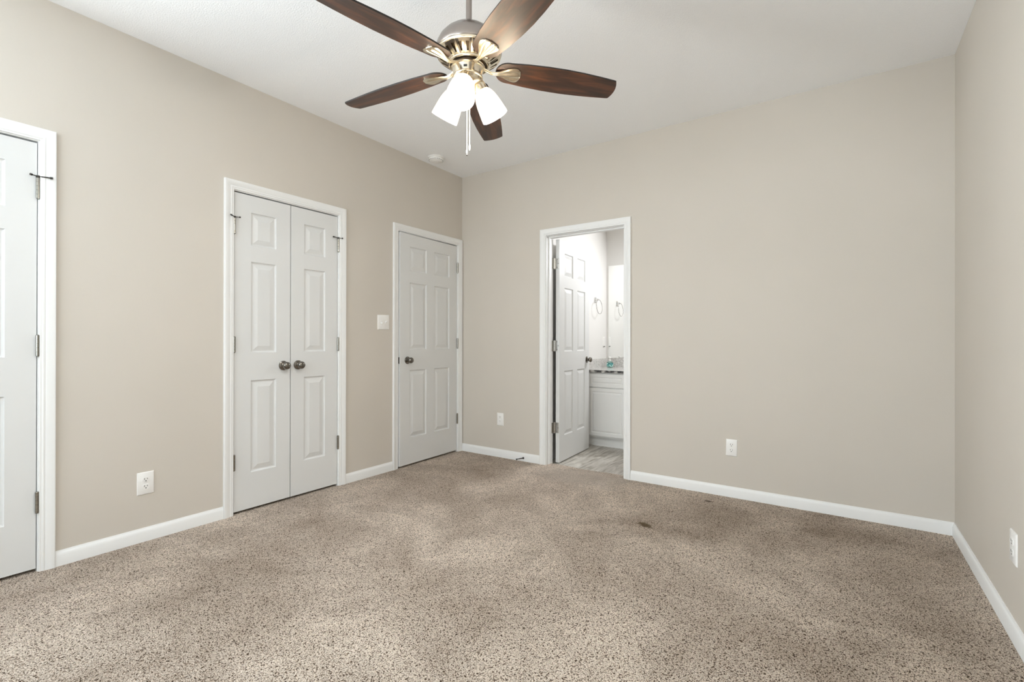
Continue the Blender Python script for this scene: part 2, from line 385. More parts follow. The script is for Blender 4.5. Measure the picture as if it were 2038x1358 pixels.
# ---------------------------------------------------------------- door casings and jambs
# profile (u, t): u from the inner edge outward, t = thickness off the wall
CP = [(0.0, 0.0), (0.0, 0.008), (0.002, 0.0095), (0.009, 0.0095), (0.012, 0.0115), (0.017, 0.012), (0.021, 0.0105), (0.026, 0.0125), (0.040, 0.0165), (0.046, 0.0175), (0.054, 0.0175), (0.057, 0.0155), (0.057, 0.0)]
def casing(bm, to3d, a0, a1, top, zb=-0.005, skip=()):
    """a0,a1 inner edges, U-shaped sweep with mitred corners. to3d(a, t, z)"""
    secs = []
    secs.append([to3d(a0 - u, t, zb) for u, t in CP]); secs.append([to3d(a0 - u, t, top + u) for u, t in CP])
    secs.append([to3d(a1 + u, t, top + u) for u, t in CP]); secs.append([to3d(a1 + u, t, zb) for u, t in CP])
    V = [[bm.verts.new(p) for p in s] for s in secs]
    for A, B in zip(V, V[1:]):
        for i in range(len(CP) - 1): bm.faces.new((A[i], A[i + 1], B[i + 1], B[i]))
        bm.faces.new((A[-1], A[0], B[0], B[-1]))
    bm.faces.new(V[0]); bm.faces.new(V[-1][::-1])
def boxL(bm, y0, y1, x0, x1, z0, z1, mi=0): box(bm, x0, x1, y0, y1, z0, z1, mi)
names = ['trim_1', 'trim_2', 'trim_3']
labs = ['white door casing and jamb at the left edge', 'white casing and jamb round the double closet doors', 'white casing and jamb round the closed door beside the corner']
for (a, b), nm, lb in zip(OPL, names, labs):
    bm = bmesh.new()
    casing(bm, lambda y, t, z: (t, y, z), a - 0.005, b + 0.005, 2.0525)
    J = 2.0475
    boxL(bm, a - 0.018, a, -0.1, 0.0, -0.005, J); boxL(bm, b, b + 0.018, -0.1, 0.0, -0.005, J); boxL(bm, a - 0.018, b + 0.018, -0.1, 0.0, J, J + 0.018)
    tag(obj(nm, bm, m_trimw, smooth=25), lb, 'door frame', kind='structure')
    bm = bmesh.new(); boxL(bm, a + 0.0, b - 0.0, -0.055, -0.052, -0.005, J)  # black sheet set in so the door gaps look shaded
    tag(obj('shade_sheet_closet' if nm == 'trim_2' else 'shade_sheet_door', bm, m_dark), 'dark sheet for the shade behind closed door', 'wall', kind='structure')
DZ = -0.018   # the bathroom doorway sits a little lower (no carpet under it)
bm = bmesh.new()
casing(bm, lambda x, t, z: (x, -t, z), 0.980, 1.708, 2.0505 + DZ + 0.004)
casing(bm, lambda x, t, z: (x, TW + t, z), 0.980, 1.708, 2.0505 + DZ + 0.004, zb=-0.012)
J = 2.0455 + DZ + 0.004
box(bm, 0.967, 0.985, 0, TW, -0.012, J); box(bm, 1.703, 1.721, 0, TW, -0.012, J); box(bm, 0.967, 1.721, 0, TW, J, J + 0.018)
box(bm, 0.985, 0.996, 0.035, 0.075, -0.012, J); box(bm, 1.692, 1.703, 0.035, 0.075, -0.012, J); box(bm, 0.996, 1.692, 0.035, 0.075, J - 0.011, J)
tag(obj('trim_4', bm, m_trimw, smooth=25), 'white casing and jamb round the open bathroom doorway', 'door frame', kind='structure')

# ---------------------------------------------------------------- doors
ZP = [(0.231, 0.826), (1.006, 1.596), (1.701, 1.914)]        # panel heights above the slab bottom
def panel_rings(bm, base, to3d, x0, x1, z0, z1):
    """moulded raised panel; base = 4 outer verts in order"""
    prev = base
    for ins, dep in ((0.003, 0.0065), (0.010, 0.0095), (0.015, 0.0090), (0.042, 0.0015), (0.044, 0.0010)):
        cur = [bm.verts.new(to3d(x, dep, z)) for x, z in ((x0 + ins, z0 + ins), (x1 - ins, z0 + ins), (x1 - ins, z1 - ins), (x0 + ins, z1 - ins))]
        for i in range(4):
            j = (i + 1) % 4
            bm.faces.new((prev[i], prev[j], cur[j], cur[i]))
        prev = cur
    bm.faces.new(prev)
def slab_face(bm, to3d, w, h, xp, zp):
    xs = [0] + [v for p in xp for v in p] + [w]; zs = [0] + [v for p in zp for v in p] + [h]
    g = {}
    for i, x in enumerate(xs):
        for k, z in enumerate(zs): g[i, k] = bm.verts.new(to3d(x, 0, z))
    for i in range(len(xs) - 1):
        for k in range(len(zs) - 1):
            q = [g[i, k], g[i + 1, k], g[i + 1, k + 1], g[i, k + 1]]
            if i % 2 == 1 and k % 2 == 1: panel_rings(bm, q, to3d, xs[i], xs[i + 1], zs[k], zs[k + 1])
            else: bm.faces.new(q)
    return g, len(xs), len(zs)
def door_slab(w, h, th, xp):
    """local: X along width from hinge edge, Y = 0 front face (toward -Y), back face at Y = th"""
    bm = bmesh.new()
    g1, nx, nz = slab_face(bm, lambda x, d, z: (x, d, z), w, h, xp, ZP)
    g2, _, _ = slab_face(bm, lambda x, d, z: (x, th - d, z), w, h, xp, ZP)
    for i in range(nx - 1):
        for k in (0, nz - 1): bm.faces.new((g1[i, k], g1[i + 1, k], g2[i + 1, k], g2[i, k]))
    for k in range(nz - 1):
        for i in (0, nx - 1): bm.faces.new((g1[i, k], g1[i, k + 1], g2[i, k + 1], g2[i, k]))
    return bm
def hinge_bm(r=0.0078, leaf_dirs=()):
    bm = bmesh.new(); L = 0.098
    prof = [(0, L / 2 + 0.004), (0.003, L / 2 + 0.0035), (r * 0.9, L / 2 + 0.001), (r, L / 2)]
    for k in range(5):
        za = L / 2 - k * L / 5; zb = L / 2 - (k + 1) * L / 5
        prof += [(r, za - 0.0006), (r, zb + 0.0008), (r * 0.8, zb + 0.0004), (r * 0.8, zb - 0.0002)]
    prof += [(r * 0.9, -L / 2 - 0.001), (0.003, -L / 2 - 0.0035), (0, -L / 2 - 0.004)]
    lathe(bm, prof, 16)
    for (x0, x1, y0, y1) in leaf_dirs: box(bm, x0, x1, y0, y1, -L / 2 + 0.001, L / 2 - 0.001)
    return bm
def knob_bm(length=0.062):
    """axis along local -Y, rosette on the face"""
    bm = bmesh.new()
    k = length / 0.062
    prof = [(0, 0), (0.0325, 0), (0.0325, 0.003), (0.031, 0.0065), (0.026, 0.009), (0.016, 0.0105), (0.0125, 0.013), (0.0115, 0.018), (0.013, 0.022 * k), (0.019, 0.028 * k), (0.0245, 0.035 * k), (0.0265, 0.042 * k), (0.0258, 0.049 * k), (0.0225, 0.055 * k), (0.016, 0.0595 * k), (0.008, 0.0615 * k), (0, 0.062 * k)]
    lathe(bm, prof, 32, Matrix.Rotation(PI / 2, 4, 'X'))
    return bm
def pin_stop_bm(flip, sweep):
    """hinge pin door stop: collar on the pin, threaded rod with bumper, short arm with pad"""
    bm = bmesh.new(); lathe(bm, [(0, 0.010), (0.008, 0.010), (0.0085, 0.0), (0, 0.0)], 14)
    d1 = Vector((flip * math.cos(sweep), -math.sin(sweep), 0)); d2 = Vector((-flip * math.cos(0.5), -math.sin(0.5), 0))
    tube(bm, [Vector((0, 0, 0.006)), Vector((0, 0, 0.007)) + d1 * 0.03, Vector((0, 0, 0.006)) + d1 * 0.044], 0.0028, 8)
    tube(bm, [Vector((0, 0, 0.006)), Vector((0, 0, 0.006)) + d2 * 0.028], 0.0024, 8)
    tube(bm, [Vector((0, 0, 0.006)) + d1 * 0.042, Vector((0, 0, 0.006)) + d1 * 0.052], 0.0052, 10)
    tube(bm, [Vector((0, 0, 0.006)) + d2 * 0.026, Vector((0, 0, 0.006)) + d2 * 0.034], 0.005, 10)
    return bm
HZ = (1.824 - 0.016, 1.075 - 0.016, 0.330 - 0.016)

def make_door(name, w, label, xp, loc, rotz, side=1, knob_x=None, stop=None, open_ang=0.0, latch=False, th=0.035, h=2.0235):
    """Empty at the hinge line; slab front faces local -Y and extends along +X*side"""
    e = empty(name, loc, (0, 0, rotz + open_ang)); tag(e, label, 'door', kind='structure')
    bm = door_slab(w, h, th, xp)
    for v in bm.verts:
        v.co.x += 0.0025
        if side < 0: v.co.x = -v.co.x
        v.co.y += 0.004
    obj('door_panel', bm, m_white, e)
    for z in HZ:
        hb = hinge_bm(leaf_dirs=[(0.0015 * side - 0.0012, 0.0015 * side + 0.0012, 0.004, 0.034)])
        ho = obj('hinge', hb, m_hinge, e, smooth=35, loc=(0, -0.0035, z))
        if z == HZ[0] and stop is not None:
            obj('door_stop', pin_stop_bm(*stop), m_hdark, ho, smooth=35, loc=(0, 0, 0.050))
    if knob_x is not None:
        obj('door_knob', knob_bm(), m_nickel, e, smooth=40, loc=(knob_x * side, 0.004, 0.914))
    return e
# left wall doors: local -Y -> world +X (rotz = +90deg: local x -> +y, local -y -> +x)
RZ = PI / 2
def lw(name, w, label, hinge_y, side, **k):
    return make_door(name, w, label, k.pop('xp'), (0.0, hinge_y, 0.016), RZ, side, **k)
x30 = [(0.115, 0.3285), (0.4335, 0.647)]
lw('door_1', 0.762, 'white six panel door cut off by the left edge of view', -3.0825, -1, xp=[(0.105, 0.3285), (0.4335, 0.657)], stop=(1, 0.42))
xl = [(0.104, 0.272)]
lw('door_2', 0.3715, 'left leaf of the white double closet doors', -2.1895, 1, xp=xl, knob_x=0.326, stop=(-1, 0.75))
lw('door_3', 0.3715, 'right leaf of the white double closet doors', -1.4365, -1, xp=xl, knob_x=0.320, stop=(-1, 0.2))
d4 = lw('door_4', 0.762, 'closed white six panel door next to the room corner', -0.0705, -1, xp=x30, knob_x=0.676, open_ang=math.radians(1.7))
bm = bmesh.new(); box(bm, -0.7662, -0.7646, 0.010, 0.034, 0.886, 0.943); box(bm, -0.776, -0.766, 0.016, 0.028, 0.905, 0.924)
obj('latch_plate', bm, m_hdark, d4)

# bathroom door: pivot on the bathroom side, swings in 93.5 degrees
e = empty('door_5', (0.990, 0.133, -0.002), (0, 0, math.radians(93.5)))
tag(e, 'white six panel bathroom door standing open', 'door', kind='structure')
bm = door_slab(0.711, 2.026, 0.035, [(0.110, 0.3055), (0.4055, 0.601)])
for v in bm.verts: v.co.x += 0.004; v.co.y += -0.048
obj('door_panel', bm, m_white, e)
for z in HZ:
    hb = hinge_bm()
    L = 0.098
    box(hb, 0.0022, 0.0040, -0.044, -0.002, -L / 2 + 0.001, L / 2 - 0.001)       # leaf on the door edge
    ho = obj('hinge', hb, m_hinge2, e, smooth=35, loc=(0, 0, z))
    sb = bmesh.new()
    for dz, dy in ((0.036, -0.026), (0, -0.036), (-0.036, -0.026)):
        lathe(sb, [(0, 0), (0.0035, 0), (0.0035, 0.0012), (0, 0.0012)], 10, Matrix.Translation((0.0022, dy, dz)) @ Matrix.Rotation(-PI / 2, 4, 'Y'))
    obj('screw', sb, m_hdark, ho)
    jb = bmesh.new(); box(jb, 0.9852, 0.987, 0.085, 0.127, z - 0.002 - 0.048, z - 0.002 + 0.048)
    jm = obj('hinge_leaf', jb, m_hinge, bpy.data.objects['trim_4'])
kb = knob_bm(0.058)
obj('door_knob', kb, m_nickel, e, smooth=40, loc=(0.651, -0.048, 0.914))
kb = knob_bm(0.045)
obj('door_knob', kb, m_nickel, e, smooth=40, loc=(0.651, -0.013, 0.914), rot=(0, 0, PI))

# ---------------------------------------------------------------- switch, outlets, detector, door stop
def plate_bm(w, h, t=0.006):
    bm = bmesh.new()
    prev = None
    for ins, y in ((0, 0), (0, -0.0015), (0.0015, -t * 0.7), (0.005, -t)):
        cur = [bm.verts.new((x, y, z)) for x, z in ((-w / 2 + ins, -h / 2 + ins), (w / 2 - ins, -h / 2 + ins), (w / 2 - ins, h / 2 - ins), (-w / 2 + ins, h / 2 - ins))]
        if prev:
            for i in range(4): bm.faces.new((prev[i], prev[(i + 1) % 4], cur[(i + 1) % 4], cur[i]))
        prev = cur
    bm.faces.new(prev); return bm
def outlet(loc, rot, label, w=0.074, h=0.118):
    e = empty('wall_outlet', loc, rot); tag(e, label, 'outlet', group='wall outlets')
    obj('cover_plate', plate_bm(w, h), m_plastic, e, smooth=30)
    for s in (1, -1):
        bm = bmesh.new()
        outl = []
        for i in range(32):
            a = 2 * PI * i / 32
            outl.append((0.0168 * math.cos(a), max(-0.0135, min(0.0135, 0.0168 * math.sin(a)))))
        ring0 = [bm.verts.new((x, -0.0058, z)) for x, z in outl]; ring1 = [bm.verts.new((x * 0.98, -0.0082, z * 0.98)) for x, z in outl]
        for i in range(32): bm.faces.new((ring0[i], ring0[(i + 1) % 32], ring1[(i + 1) % 32], ring1[i]))
        bm.faces.new(ring1)
        r = obj('receptacle', bm, m_plastic, e, loc=(0, 0, s * 0.0195))
        sb = bmesh.new()
        box(sb, -0.0078, -0.0054, -0.0086, -0.0079, 0.0005, 0.0095); box(sb, 0.0054, 0.0076, -0.0086, -0.0079, 0.0015, 0.0085)
        lathe(sb, [(0, 0.0079), (0.0028, 0.0079), (0.0028, 0.0087), (0, 0.0087)], 14, Matrix.Translation((0, 0, -0.0062)) @ Matrix.Rotation(PI / 2, 4, 'X'))
        obj('slot', sb, m_black, r)
    bm = bmesh.new(); lathe(bm, [(0, 0.0058), (0.003, 0.0058), (0.0026, 0.0072), (0, 0.0074)], 12, Matrix.Rotation(PI / 2, 4, 'X'))
    obj('screw', bm, m_plastic, e)
    return e
outlet((0.0, -2.652, 0.3175), (0, 0, PI / 2), 'duplex outlet between the left edge door and the closet doors', 0.078, 0.122)
outlet((0.482, 0.0, 0.358), (0, 0, 0), 'duplex outlet between the room corner and the bathroom doorway')
outlet((2.504, 0.0, 0.349), (0, math.radians(1.2), 0), 'duplex outlet right of the bathroom doorway')
outlet((W, -1.150, 0.340), (0, 0, -PI / 2), 'outlet on the right wall at the edge of view', 0.078, 0.120)

e = empty('light_switch', (0, -1.001, 1.255), (0, math.radians(-1.0), PI / 2)); tag(e, 'double toggle light switch on the wall left of the corner door', 'switch')
obj('cover_plate', plate_bm(0.120, 0.122), m_plastic, e, smooth=30)
for x, up in ((-0.023, 1), (0.023, -1)):
    bm = bmesh.new()
    box(bm, -0.0052, 0.0052, -0.0075, -0.0055, -0.012, 0.012)
    mt = Matrix.Translation((0, -0.006, 0)) @ Matrix.Rotation(math.radians(35 * up), 4, 'X')
    box(bm, -0.0042, 0.0042, -0.017, 0, -0.0045, 0.0045, 0, mt)
    obj('toggle', bm, m_plastic, e, loc=(x, 0, 0))
for x in (-0.023, 0.023):
    for z in (-0.03, 0.03):
        bm = bmesh.new(); lathe(bm, [(0, 0.0058), (0.003, 0.0058), (0.0026, 0.0070), (0, 0.0072)], 10, Matrix.Translation((x, 0, z)) @ Matrix.Rotation(PI / 2, 4, 'X')); obj('screw', bm, m_plastic, e)

e = empty('smoke_detector', (0.160, -0.545, H)); tag(e, 'round white smoke detector on the ceiling near the corner', 'smoke detector')
bm = bmesh.new(); lathe(bm, [(0, 0), (0.070, 0), (0.071, -0.006), (0.068, -0.010), (0, -0.010)], 48); obj('mounting_base', bm, m_plastic, e, smooth=30)
bm = bmesh.new(); lathe(bm, [(0.0, -0.008), (0.060, -0.008), (0.060, -0.014), (0.064, -0.016), (0.064, -0.024), (0.058, -0.033), (0.046, -0.038), (0.030, -0.039), (0.028, -0.042), (0, -0.043)], 48)
cv = obj('cover', bm, m_plastic, e, smooth=25)
bm = bmesh.new()
for i in range(20):
    a = 2 * PI * i / 20
    box(bm, 0.0575, 0.0622, -0.006, 0.006, -0.0312, -0.0275, 0, Matrix.Rotation(a, 4, 'Z'))
obj('vent', bm, mat('grey_vent_plastic', (0.35, 0.35, 0.34), 0.5), cv)

e = empty('door_stop', (0.750, -0.0125, 0.030)); tag(e, 'small dark spring door stop on the baseboard by the corner', 'door stop')
bm = bmesh.new(); lathe(bm, [(0, 0), (0.010, 0), (0.008, 0.005), (0.004, 0.008), (0, 0.008)], 14, Matrix.Rotation(PI / 2, 4, 'X')); obj('base', bm, m_hdark, e, smooth=30)
bm = bmesh.new(); tube(bm, [(0, -0.006, 0), (-0.012, -0.022, -0.001), (-0.026, -0.036, -0.004), (-0.036, -0.047, -0.006)], [0.005, 0.0045, 0.004, 0.0035], 8); obj('spring', bm, m_hdark, e, smooth=40)
bm = bmesh.new(); tube(bm, [(-0.035, -0.046, -0.006), (-0.044, -0.055, -0.007)], 0.0055, 10); obj('tip', bm, m_rubber, e, smooth=40)

# ---------------------------------------------------------------- bathroom furniture
v = empty('bathroom_vanity', (BX, BY, -0.012)); tag(v, 'white bathroom vanity cabinet under the granite top', 'cabinet')
VW, VD, VH = 0.90, 0.535, 0.782
bm = bmesh.new(); box(bm, 0.003, VW, -VD, -0.003, 0.105, VH); obj('cabinet_body', bm, m_cab, v)
bm = bmesh.new(); box(bm, 0.003, VW, -VD + 0.065, -0.01, 0, 0.105)
extrude_profile(bm, [(0, 0), (0.012, 0), (0.012, 0.01), (0.006, 0.018), (0, 0.02)], (0.06, -VD + 0.065, 0), (VW, -VD + 0.065, 0), (0, -1, 0))
obj('toe_kick', bm, m_cab, v)
def raised_front(x0, x1, z0, z1):
    bm = bmesh.new(); prev = None
    for ins, y in ((0, 0), (0, -0.014), (0.003, -0.018), (0.036, -0.018), (0.040, -0.0135), (0.046, -0.0135), (0.060, -0.018)):
        cur = [bm.verts.new((x, -VD + y, z)) for x, z in ((x0 + ins, z0 + ins), (x1 - ins, z0 + ins), (x1 - ins, z1 - ins), (x0 + ins, z1 - ins))]
        if prev:
            for i in range(4): bm.faces.new((prev[i], prev[(i + 1) % 4], cur[(i + 1) % 4], cur[i]))
        prev = cur
    bm.faces.new(prev); return bm
obj('drawer_front', raised_front(0.035, 0.445, 0.628, 0.772), m_cab, v)
obj('door', raised_front(0.035, 0.445, 0.118, 0.620), m_cab, v)
obj('drawer_front', raised_front(0.455, 0.865, 0.628, 0.772), m_cab, v)
obj('door', raised_front(0.455, 0.865, 0.118, 0.620), m_cab, v)
ct = empty('vanity_countertop', (BX, BY, 0.770)); tag(ct, 'speckled grey granite countertop with backsplash on the vanity', 'countertop')
bm = bmesh.new(); box(bm, 0.001, VW + 0.01, -VD - 0.035, -0.001, 0.0005, 0.032)
o = obj('slab', bm, m_gran, ct); md = o.modifiers.new('b', 'BEVEL'); md.width = 0.004; md.segments = 2
bm = bmesh.new(); box(bm, 0.001, VW + 0.01, -VD - 0.038, -VD - 0.0345, 0.003, 0.026)
obj('front_edge', bm, m_gedge, ct)
bm = bmesh.new(); box(bm, 0.021, VW + 0.01, -0.021, -0.001, 0.032, 0.132); obj('backsplash', bm, m_gran, ct)
bm = bmesh.new(); box(bm, 0.001, 0.021, -VD - 0.01, -0.001, 0.032, 0.132); obj('side_splash', bm, m_gran, ct)
bm = bmesh.new(); box(bm, 0.922, 2.25, BY - 0.006, BY, 0.906, 1.968)
tag(obj('wall_mirror', bm, m_mirror), 'frameless mirror above the vanity in the bathroom', 'mirror')
# towel ring
t = empty('towel_ring', (BX, 1.205, 1.556)); tag(t, 'chrome towel ring on the bathroom side wall', 'towel ring')
bm = bmesh.new(); box(bm, 0, 0.008, -0.02, 0.02, -0.028, 0.028); box(bm, 0.006, 0.035, -0.010, 0.010, -0.010, 0.012)
o = obj('mount', bm, m_chrome, t); md = o.modifiers.new('b', 'BEVEL'); md.width = 0.002; md.segments = 2
bm = bmesh.new(); tube(bm, [(0.036 + 0.035 * 0, 0, 0), (0.050, 0.0, 0)], 0.006, 10)
obj('post', bm, m_chrome, t, smooth=40)
bm = bmesh.new()
pts = [(0.045 + 0.006 * (1 - math.cos(a)) , 0.075 * math.sin(a), -0.078 + 0.078 * math.cos(a)) for a in [2 * PI * i / 40 for i in range(41)]]
tube(bm, pts, 0.0032, 8, caps=False); obj('ring', bm, m_chrome, t, smooth=40)
e = empty('bathroom_outlet', (BX, 1.438, 1.093), (0, 0, PI / 2)); tag(e, 'small white wall plate beside the bathroom mirror', 'outlet')
obj('cover_plate', plate_bm(0.070, 0.112), m_plastic, e)
bm = bmesh.new(); box(bm, -0.016, 0.016, -0.008, -0.005, -0.033, 0.033); r_ = obj('receptacle', bm, m_plastic, e)
bm = bmesh.new(); box(bm, -0.015, 0.015, -0.012, -0.006, -0.057, -0.050); obj('dark_bar', bm, m_hdark, e)  # thin dark bar along the bottom edge of the plate
# soap
s = empty('soap_dispenser', (1.000, 1.375, 0.8035), (0, 0, 0.35)); tag(s, 'teal hand soap bottle with white pump on the vanity top', 'soap dispenser')
bm = bmesh.new(); lathe(bm, [(0, 0), (0.026, 0), (0.033, 0.006), (0.036, 0.03), (0.034, 0.055), (0.024, 0.070), (0.012, 0.076), (0, 0.076)], 28)
for q in bm.verts: q.co.y *= 0.7
obj('bottle', bm, m_clear, s, smooth=60)
bm = bmesh.new(); lathe(bm, [(0.0345, 0.012), (0.0375, 0.03), (0.0355, 0.052)], 28)
for q in bm.verts: q.co.y *= 0.72
obj('label', bm, m_soap, s, smooth=60)
bm = bmesh.new(); lathe(bm, [(0, 0.074), (0.013, 0.074), (0.013, 0.088), (0.006, 0.090), (0.0055, 0.106), (0.013, 0.108), (0.014, 0.118), (0, 0.122)], 18)
tube(bm, [(0, 0, 0.114), (0.0, -0.022, 0.114), (0, -0.034, 0.108)], 0.005, 8); obj('pump', bm, m_plastic, s, smooth=50)

# ---------------------------------------------------------------- ceiling fan
FC = Vector((1.828, -2.088, 0.0))
fan = empty('ceiling_fan', (FC.x, FC.y, 2.74)); tag(fan, 'five blade ceiling fan with dark walnut blades and three lit glass shades', 'ceiling fan')
def Z(z): return z - 2.74
def lf(bm_prof): return [(r, Z(z)) for r, z in bm_prof]
bm = bmesh.new(); lathe(bm, lf([(0, 2.74), (0.065, 2.74), (0.066, 2.725), (0.058, 2.69), (0.035, 2.665), (0.02, 2.66), (0, 2.66)]), 40); obj('ceiling_canopy', bm, m_brush, fan, smooth=35)
bm = bmesh.new(); lathe(bm, lf([(0, 2.67), (0.0128, 2.67), (0.0128, 2.455), (0, 2.455)]), 24); obj('downrod', bm, m_brush, fan, smooth=35)
bm = bmesh.new(); lathe(bm, lf([(0.0135, 2.475), (0.024, 2.473), (0.028, 2.450), (0.055, 2.444), (0.085, 2.430), (0.108, 2.411), (0.126, 2.389), (0.137, 2.366), (0.1415, 2.347), (0.1415, 2.338), (0.1395, 2.334), (0.12, 2.334)]), 72)
obj('motor_housing', bm, m_brush, fan, smooth=30)
# vented lower housing with real slots
bm = bmesh.new()
lathe(bm, lf([(0.138, 2.336), (0.139, 2.332), (0.1385, 2.328), (0.1375, 2.3265), (0.137, 2.3245), (0.1355, 2.3237), (0.134, 2.3235)]), 72)
NS = 24
def cone(a, s):   # s 0 top .. 1 bottom
    r = 0.134 + (0.086 - 0.134) * s; z = 2.3235 + (2.2905 - 2.3235) * s + 0.006 * math.sin(PI * s) * -1
    return r, z
def cp(a, s, inn=0.0):
    r, z = cone(a, s); r -= inn
    return Vector((r * math.cos(a), r * math.sin(a), Z(z + inn * 0.6)))
for i in range(NS):
    a0 = 2 * PI * i / NS; a1 = 2 * PI * (i + 1) / NS; am = (a0 + a1) / 2; da = (a1 - a0)
    O = [bm.verts.new(cp(a0, 0)), bm.verts.new(cp(am, 0)), bm.verts.new(cp(a1, 0)), bm.verts.new(cp(a1, 1)), bm.verts.new(cp(am, 1)), bm.verts.new(cp(a0, 1))]
    S = [(am - da * .23, .17), (am + da * .23, .17), (am + da * .13, .80), (am - da * .13, .80)]
    I = [bm.verts.new(cp(a, s)) for a, s in S]; K = [bm.verts.new(cp(a, s, 0.008)) for a, s in S]
    bm.faces.new((O[0], O[1], I[0])); bm.faces.new((O[1], I[1], I[0])); bm.faces.new((O[1], O[2], I[1]))
    bm.faces.new((O[2], O[3], I[2], I[1])); bm.faces.new((O[3], O[4], I[2])); bm.faces.new((O[4], I[3], I[2])); bm.faces.new((O[4], O[5], I[3])); bm.faces.new((O[5], O[0], I[0], I[3]))
    for k in range(4): bm.faces.new((I[k], I[(k + 1) % 4], K[(k + 1) % 4], K[k])).material_index = 1
    bm.faces.new(K).material_index = 1
lathe(bm, lf([(0.086, 2.2905), (0.088, 2.288), (0.0875, 2.284), (0.084, 2.281), (0.080, 2.281), (0.079, 2.284)]), 72)
lathe(bm, lf([(0.079, 2.284), (0.076, 2.286), (0.0, 2.286)]), 72, mi=1)
bmesh.ops.remove_doubles(bm, verts=bm.verts, dist=0.0001)
obj('vent_ring', bm, [m_gold, mat('dark_bronze_interior', (0.06, 0.04, 0.02), 0.5, 0.6)], fan, smooth=30)
bm = bmesh.new(); lathe(bm, lf([(0, 2.290), (0.066, 2.290), (0.070, 2.287), (0.070, 2.276), (0.066, 2.274), (0, 2.274)]), 60); obj('flywheel', bm, m_brush, fan, smooth=30)
# light kit
bm = bmesh.new()
lathe(bm, lf([(0.0, 2.2635), (0.066, 2.2635), (0.071, 2.262), (0.0715, 2.259), (0.069, 2.2565), (0.0655, 2.256), (0.0645, 2.252), (0.0625, 2.226), (0.0640, 2.224), (0.0650, 2.220), (0.0635, 2.216), (0.0600, 2.214), (0.058, 2.203), (0.050, 2.193), (0.036, 2.185), (0.018, 2.180), (0.014, 2.172), (0.008, 2.168), (0, 2.167)]), 60)
kit = obj('light_kit', bm, m_gold, fan, smooth=28, loc=(-0.0045 * R.x, -0.0045 * R.y, 0.012))
AF = math.radians(296)
bm = bmesh.new(); box(bm, 0.0630, 0.0648, -0.0075, 0.0075, -0.004, 0.004)
obj('reverse_switch', bm, m_black, kit, loc=(0, 0, Z(2.239)), rot=(0, 0, math.radians(301)))
# blades
A0 = math.radians(45.65); PITCH = -0.1967
def half_w(r):
    r0 = 0.117
    s = (r - r0)
    root = math.sqrt(max(0.0, 1 - max(0.0, 1 - s / 0.055) ** 2))
    if r < 0.18: return 0.057 * root
    pts = [(0.18, 0.0570), (0.25, 0.0650), (0.34, 0.0705), (0.42, 0.0715), (0.50, 0.0680), (0.58, 0.0615), (0.645, 0.0545), (0.655, 0.052)]
    for (a, b), (c, d) in zip(pts, pts[1:]):
        if a <= r <= c:
            t = (r - a) / (c - a); return b + (d - b) * t
    return 0.05
def blade_bm():
    bm = bmesh.new(); T = 0.0032
    rs = [0.1172, 0.119, 0.1225, 0.128, 0.136, 0.147, 0.158, 0.17, 0.18, 0.21, 0.25, 0.295, 0.34, 0.38, 0.42, 0.46, 0.50, 0.54, 0.58, 0.615, 0.64, 0.652]
    nu = 8; rings = []
    prof = []
    for r in rs: prof.append([(r + 0.0, u * half_w(r)) for u in [(-1 + 2 * k / nu) for k in range(nu + 1)]])
    prof.append([(0.655 + 0.010 * (1 - (-1 + 2 * k / nu) ** 2), (-1 + 2 * k / nu) * 0.0475) for k in range(nu + 1)])
    top = [[bm.verts.new((x, y, T)) for x, y in row] for row in prof]; bot = [[bm.verts.new((x, y, -T)) for x, y in row] for row in prof]
    for G in (top, bot):
        for a, b in zip(G, G[1:]):
            for k in range(nu): bm.faces.new((a[k], a[k + 1], b[k + 1], b[k]))
    loop_t = [r[0] for r in top] + top[-1][1:] + [r[-1] for r in top[:-1]][::-1] + top[0][1:-1][::-1]
    loop_b = [r[0] for r in bot] + bot[-1][1:] + [r[-1] for r in bot[:-1]][::-1] + bot[0][1:-1][::-1]
    n = len(loop_t)
    for i in range(n):
        f = bm.faces.new((loop_t[i], loop_t[(i + 1) % n], loop_b[(i + 1) % n], loop_b[i])); f.material_index = 1
    return bm
